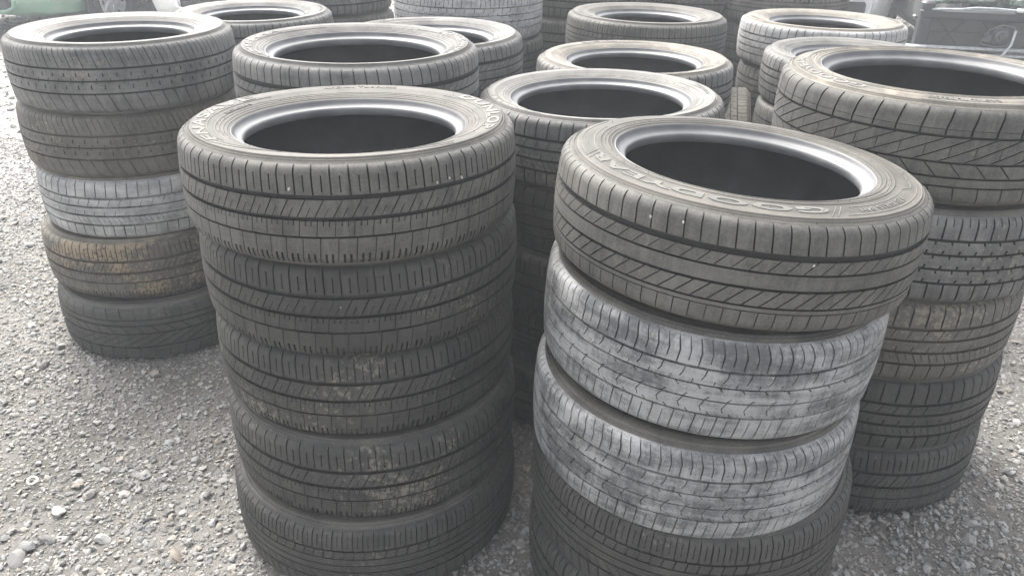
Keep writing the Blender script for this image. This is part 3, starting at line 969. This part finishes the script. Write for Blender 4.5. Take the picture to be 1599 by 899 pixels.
# ------------------------------------------------------------------ small things on the ground and in the treads
M_WASHER = plain('washer_plastic', (0.55, 0.53, 0.42), 0.5)
mb = MB()
mb.lathe([(0.0085, 0), (0.0125, 0), (0.0125, 0.003), (0.0085, 0.003)], 28, closed=True)
w = mb.build('washer', M_WASHER)
w.location = (-1.124, 1.442, 0.012); w.rotation_euler = (0.2, 0.15, 0)
tag(w, 'small cream ring washer lying on the gravel', 'washer')
M_SCRAP = plain('black_plastic', (0.02, 0.021, 0.025), 0.45)
for (x, y, a, s, words) in ((-0.796, 1.316, 0.5, 1.0, 'longer black rubber scrap lying on the gravel'), (-0.758, 1.338, 0.9, 0.75, 'shorter black rubber scrap lying on the gravel')):
    mb = MB()
    mb.tube([(-.014 * s, 0, 0), (-.006 * s, .003, .003), (.005 * s, .002, .004), (.014 * s, -.002, .001)], .0042, 8, .0026)
    o = mb.build('rubber_scrap', M_SCRAP)
    o.location = (x, y, 0.012); o.rotation_euler = (0, 0, a)
    tag(o, words, 'scrap')

PEBBLES = [(-.3392, 1.1269, .867), (-.1203, 1.1839, .8604), (-.1021, 1.1984, .863), (-.0839, 1.2155, .8584), (.1924, 1.0304, .8704), (.2331, 1.0049, .873), (.4102, .9726, .8254), (.3319, .9672, .6081), (.1287, 1.0685, .645), (-.2824, 1.1439, .6549)]
M_PEBBLE = plain('white_pebble', (0.42, 0.40, 0.36), 0.8)
bv, bf = ico(1)
pm = mesh_from('pebble', bv * (1 + rng.normal(0, .12, (len(bv), 1))) * np.array([.0014, .0014, .0024]), bf, True, 50)
pm.materials.append(M_PEBBLE)
for k, q in enumerate(PEBBLES):
    o = link('pebble', pm)
    o.location = q; o.rotation_euler = (random.uniform(-.4, .4), random.uniform(-.4, .4), random.uniform(0, 6)); f_ = random.uniform(.75, 1.3); o.scale = (f_, f_, f_)
    tag(o, 'tiny white pebble stuck in the tread of a front tyre', 'pebble', 'pebbles stuck in the tyre treads')

# ------------------------------------------------------------------ cars
def paint(name, col, rough=0.28):
    t = NT(name)
    v = t.coords()
    n = t.noise(v, 5.0, 5, 0.6); f = t.noise(v, 60.0, 3)
    c = t.mix(t.ramp(n, 0.4, 0.7, 0, 0.3), col, (0.36, 0.34, 0.30))
    b = t.bsdf(c, t.ramp(f, 0.3, 0.7, rough, rough + 0.15), 0.5)
    b.inputs['Coat Weight'].default_value = 0.4
    return t.m
M_GLASS = plain('dark_car_glass', (0.02, 0.024, 0.026), 0.08, 0.6)
M_TRIM = plain('black_car_trim', (0.02, 0.02, 0.021), 0.5)
M_TYRE = plain('car_tyre_rubber', (0.03, 0.03, 0.031), 0.75)
M_RIM = plain('silver_hubcap', (0.58, 0.59, 0.60), 0.35, 0.5, 0.6)
M_LAMP = plain('headlight_lens', (0.62, 0.64, 0.65), 0.12, 0.6)
M_CHROME = plain('bright_trim', (0.6, 0.6, 0.6), 0.2, 0.5, 0.9)

def car(loc, yaw, body_mat, label, length=3.8, width=1.62, open_front=False):
    """front at local y = 0 facing -y, the car runs back along +y"""
    root = empty('parked_car', loc, (0, 0, yaw))
    tag(root, label, 'car')
    hw = width / 2
    L = length
    # lower body loft: stations along y -> (half width, sill z, belt z, crown z)
    st = [(0.00, .62, .30, .58, .60), (0.03, .72, .235, .64, .67), (0.12, .83, .205, .69, .74), (0.35, .93, .19, .74, .82), (0.75, .985, .19, .80, .90), (1.10, 1.0, .19, .86, .96),
          (2.2, 1.0, .19, .89, .95), (3.0, 1.0, .19, .90, .96), (L - .35, .97, .20, .90, .97), (L - .10, .90, .23, .84, .93), (L, .74, .32, .74, .80)]
    ns = 20
    V, F = [], []
    for (y, wf, zs, zb, zc) in st:
        w = hw * wf
        row = []
        half = [(0.0, zs), (w * .80, zs), (w * .955, zs + .025), (w * .985, zs + .10), (w, (zs + zb) / 2), (w * .985, zb - .05), (w * .95, zb), (w * .80, zb + .6 * (zc - zb)), (w * .45, zb + .92 * (zc - zb)), (0, zc)]
        row = half + [(-x, z) for x, z in reversed(half[1:-1])]
        for x, z in row: V.append((x, y, z))
        m = len(row)
    for i in range(len(st) - 1):
        for k in range(m):
            j = (k + 1) % m
            F.append((i * m + k, i * m + j, (i + 1) * m + j, (i + 1) * m + k))
    F.append(tuple(range(m))); F.append(tuple((len(st) - 1) * m + k for k in reversed(range(m))))
    me = mesh_from('body', np.array(V), F, True, 50)
    me.materials.append(body_mat)
    body = link('body', me, root)
    # cabin
    cb = MB()
    cs = [(1.05, .93, .86), (1.65, .74, 1.40), (2.3, .73, 1.46), (3.05, .71, 1.42), (L - .12, .86, .92)]
    vs, fs = [], []
    for (y, wf, z) in cs:
        vs += [(-hw * wf, y, z), (hw * wf, y, z)]
    n2 = len(cs)
    vs += [(-hw * .96, 1.05, .84), (hw * .96, 1.05, .84), (-hw * .93, L - .12, .86), (hw * .93, L - .12, .86)]
    for i in range(n2 - 1): fs.append((2 * i, 2 * i + 1, 2 * i + 3, 2 * i + 2))
    a, b, c_, d = 2 * n2, 2 * n2 + 1, 2 * n2 + 2, 2 * n2 + 3
    fs += [(a, 0, 2, 4, 6, 8, c_), (b, d, 9, 7, 5, 3, 1), (a, b, 1, 0), (c_, 8, 9, d)]
    cb.add(vs, fs)
    cb.build('windows', M_GLASS, root)
    rf = MB(); rf.box((0, 2.35, 1.455), (width * .73, 1.35, .05), .02); rf.build('roof', body_mat, root)
    # front
    g = MB(); g.box((0, -.004, .335), (width * .50, .05, .15), .02); g.build('lower_grille', M_TRIM, root)
    lip = MB(); lip.tube([(-.46, .02, .44), (-.44, -.012, .285), (-.38, -.03, .255), (0, -.042, .25), (.38, -.03, .255), (.44, -.012, .285), (.46, .02, .44)], .017, 8); lip.build('bumper_lip', body_mat, root)
    g2 = MB(); g2.box((0, .012, .585), (width * .40, .05, .07), .015); g2.build('grille', M_TRIM, root)
    for s in (-1, 1):
        h = MB(); h.box((s * hw * .70, .115, .64), (.30, .12, .13), .04, Matrix.Rotation(-s * .45, 3, 'Z')); h.build('headlight', M_LAMP, root)
        for y in (.74, L - .72):
            arch = MB()
            MX = Matrix.Translation((s * (hw - .10), y, .29)) @ Matrix.Rotation(s * R_(90), 4, 'Y')
            arch.lathe([(0.0, .098), (.355, .098), (.37, .104), (.355, .1075), (.345, .103)], 36, MX)
            arch.build('wheel_arch', M_TRIM, root)
            wl = empty('wheel', (s * (hw - .095), y, .292), (0, s * R_(90), 0)); wl.parent = root
            ty = MB(); ty.lathe([(.19, -.08), (.27, -.085), (.288, -.06), (.292, 0), (.288, .07), (.272, .108), (.235, .116), (.195, .108)], 40); ty.build('tyre', M_TYRE, wl)
            rm = MB()
            rm.lathe([(.0, .108), (.035, .112), (.05, .100), (.12, .097), (.165, .106), (.19, .112), (.200, .106), (.19, .095)], 40)
            for k in range(7):
                t = 2 * math.pi * k / 7
                rm.box((.115 * math.cos(t), .115 * math.sin(t), .104), (.10, .034, .012), .004, Matrix.Rotation(t, 3, 'Z'))
            rm.build('rim', M_RIM, wl)
            hl = MB()
            for k in range(7):
                t = 2 * math.pi * (k + .5) / 7
                hl.lathe([(0, .1075), (.018, .1075), (.019, .104)], 12, Matrix.Translation((.148 * math.cos(t), .148 * math.sin(t), 0)))
            hl.build('vent_hole', M_TRIM, wl)['kind'] = 'stuff'
    mr = MB()
    for s in (-1, 1): mr.box((s * (hw + .06), 1.30, .95), (.14, .09, .10), .03)
    mr.build('wing_mirrors', body_mat, root)
    return root

car((-4.61, 6.95, 0), R_(-8.5), paint('green_paint', (0.16, 0.28, 0.20)), 'light green parked car with silver hubcaps beyond the gravel', width=1.66)
car((-2.46, 7.15, 0), R_(6), paint('white_paint', (0.80, 0.80, 0.79)), 'white parked car facing the tyres beside the green car', width=1.66)
car((2.56, 7.1, 0), R_(-2), paint('silver_paint', (0.82, 0.83, 0.84), 0.15), 'shiny pale silver car with its corner beside the stripped car', width=1.62)

# stripped car with its front panels off
SY = R_(-28)
root = empty('stripped_car', (3.24, 5.08, 0.035), (0, 0, R_(-11)))
tag(root, 'stripped dark car with bare radiator and its front bumper removed', 'car')
M_SHELL = paint('dark_grey_paint', (0.018, 0.022, 0.022), 0.4)
M_RAD = plain('radiator_core', (0.055, 0.062, 0.054), 0.6, 0.3, 0.2, scale=90)
M_FRAME = plain('dark_support_frame', (0.02, 0.022, 0.026), 0.5)
M_BEAM = plain('aluminium_beam', (0.42, 0.44, 0.46), 0.35, 0.5, 0.7)
M_PANEL = plain('grey_primer_panel', (0.09, 0.10, 0.105), 0.55)
M_GREENISH = plain('oxidised_alloy', (0.12, 0.15, 0.13), 0.5, 0.4, 0.3, var=0.5)
M_BRACKET = plain('dull_bracket_steel', (0.14, 0.145, 0.15), 0.55, 0.5, 0.4)
M_MOTOR = plain('motor_housing', (0.05, 0.052, 0.055), 0.4)
M_HOSE = plain('pale_hose', (0.38, 0.40, 0.41), 0.5)
HWs = 0.74
mb = MB(); mb.box((0, .03, .44), (1.30, .03, .17), .004)
mb.build('radiator', M_RAD, root)
ribs = MB()
for k in range(5):
    x0 = -.60 + .25 * k
    ribs.tube([(x0, .008, .515), (x0 + .14, .008, .365)], .0045, 6)
    ribs.tube([(x0 + .16, .008, .515), (x0 + .02, .008, .365)], .0045, 6)
ribs.tube([(-.64, .006, .44), (.64, .006, .44)], .004, 6)
ribs.build('shroud_ribs', M_FRAME, root)
fr_ = MB()
for s in (-1, 1): fr_.box((s * .68, .02, .46), (.075, .09, .32), .012)
fr_.box((0, .01, .545), (1.44, .08, .062), .012)
fr_.build('support_frame', M_FRAME, root)
cr = MB(); cr.tube([(-.66, -.02, .575), (-.50, -.045, .583), (-.42, -.045, .594), (-.30, -.035, .592), (-.12, -.04, .582), (.1, -.04, .584), (.4, -.04, .578), (.66, -.03, .582)], .007, 8)
cr.build('wiring_loom', M_HOSE, root)
bm_ = MB(); bm_.box((0, -.035, .352), (1.56, .04, .022), .008); bm_.box((0, -.045, .318), (1.56, .04, .016), .006)
bm_.build('sill_trim', M_BEAM, root)
pn = MB(); pn.box((0, -.015, .20), (1.52, .05, .21), .015); pn.build('lower_panel', M_PANEL, root)
ft = MB()
MF = Matrix.Translation((-.235, -.02, .435)) @ Matrix.Rotation(R_(90), 4, 'X')
ft.lathe([(0, .05), (.018, .05), (.022, .035), (.036, .03), (.040, .018), (.052, .012), (.056, -.02), (.05, -.05)], 28, MF)
ft.box((-.305, -.03, .42), (.05, .05, .06), .012)
ft.build('fan_motor', M_MOTOR, root)
br = MB(); br.tube([(-.34, -.03, .385), (-.31, -.045, .47), (-.24, -.045, .50), (-.17, -.045, .49), (-.16, -.045, .42), (-.19, -.045, .375), (-.27, -.045, .37), (-.34, -.03, .385)], .0045, 8)
br.build('motor_bracket', M_BRACKET, root)
hs_ = MB(); hs_.tube([(-.16, -.045, .47), (-.175, -.075, .39), (-.21, -.085, .33), (-.25, -.065, .27), (-.27, -.045, .20)], .008, 8)
hs_.build('hose', M_HOSE, root)
lt = MB(); lt.box((-.13, -.03, .585), (.11, .05, .03), .008); lt.build('bright_latch', M_CHROME, root)
for s in (-1, 1):
    h = MB(); h.box((s * .10 + .16, .02, .55 if s > 0 else .64), (.10, .10, .12), .03); h.build('headlight', M_LAMP, root)
eng = MB(); eng.box((.05, .60, .62), (.75, .55, .26), .04); eng.box((-.50, .22, .62), (.13, .16, .07), .02); eng.box((-.28, .25, .635), (.10, .16, .10), .02); eng.box((.34, .5, .63), (.20, .26, .16), .03)
for k in range(4): eng.tube([(-.24 + .16 * k, .28, .72), (-.24 + .16 * k, .18, .70), (-.24 + .16 * k, .12, .62)], .024, 10)
eng.tube([(-.62, .12, .60), (-.5, .12, .625), (-.35, .10, .615), (-.2, .14, .63), (.2, .12, .62), (.52, .15, .63)], .015, 10)
eng.build('engine', M_GREENISH, root)
bt = MB(); bt.box((-.40, .40, .66), (.14, .20, .16), .01); bt.build('battery', M_TRIM, root)
cap = MB(); cap.lathe([(0, .02), (.06, .02), (.068, .012), (.068, -.02)], 24, Matrix.Translation((-.12, .10, .625))); cap.build('reservoir_cap', M_GREENISH, root)
wg = MB(); wg.box((.79, .75, .56), (.06, 1.15, .40), .03); wg.box((-.40, .75, .56), (.06, 1.15, .40), .03); wg.box((.2, 1.1, .5), (1.14, .06, .6), .02)
wg.build('inner_wing', M_SHELL, root)
hull = MB(); hull.box((.26, 2.45, .55), (1.16, 2.6, .72), .10); hull.build('body', M_SHELL, root)
cbn = MB()
cbn.add([(-.30, 1.2, .9), (.82, 1.2, .9), (-.2, 1.85, 1.42), (.70, 1.85, 1.42), (-.2, 3.1, 1.42), (.70, 3.1, 1.42), (-.3, 3.7, .9), (.80, 3.7, .9)],
        [(0, 1, 3, 2), (2, 3, 5, 4), (4, 5, 7, 6), (0, 2, 4, 6), (1, 7, 5, 3)])
cbn.build('windows', M_GLASS, root)
for s in (-1, 1):
    for y in (.72, 3.1):
        wl = empty('wheel', (.26 + s * .50, y, .292), (0, s * R_(90), 0)); wl.parent = root
        ty = MB(); ty.lathe([(.19, -.08), (.27, -.085), (.288, -.06), (.292, 0), (.288, .07), (.272, .108), (.235, .116), (.195, .108)], 40); ty.build('tyre', M_TYRE, wl)
        rm = MB(); rm.lathe([(.0, .108), (.035, .112), (.05, .100), (.12, .097), (.165, .106), (.19, .112), (.200, .106)], 40); rm.build('rim', M_FRAME, wl)

# ------------------------------------------------------------------ haze volume added to imitate a veil of lens glare
if GLARE_HAZE_DENSITY > 0:
    t = NT('glare_veil')
    vol = t.t.nodes.new('ShaderNodeVolumePrincipled')
    vol.inputs['Color'].default_value = (0.90, 0.93, 0.96, 1)
    vol.inputs['Density'].default_value = GLARE_HAZE_DENSITY
    vol.inputs['Anisotropy'].default_value = 0.0
    t.l(vol.outputs[0], t.out.inputs['Volume'])
    lo = (gx[0] - 2, gy[0] - 2, -1.0 - 0.02); hi = (gx[-1] + 2, gy[-1] + 2, 1.75)
    mb = MB(); mb.box([(a + b) / 2 for a, b in zip(lo, hi)], [b - a for a, b in zip(lo, hi)])
    hz = mb.build('glare_haze', t.m)
    tag(hz, kind='stuff')
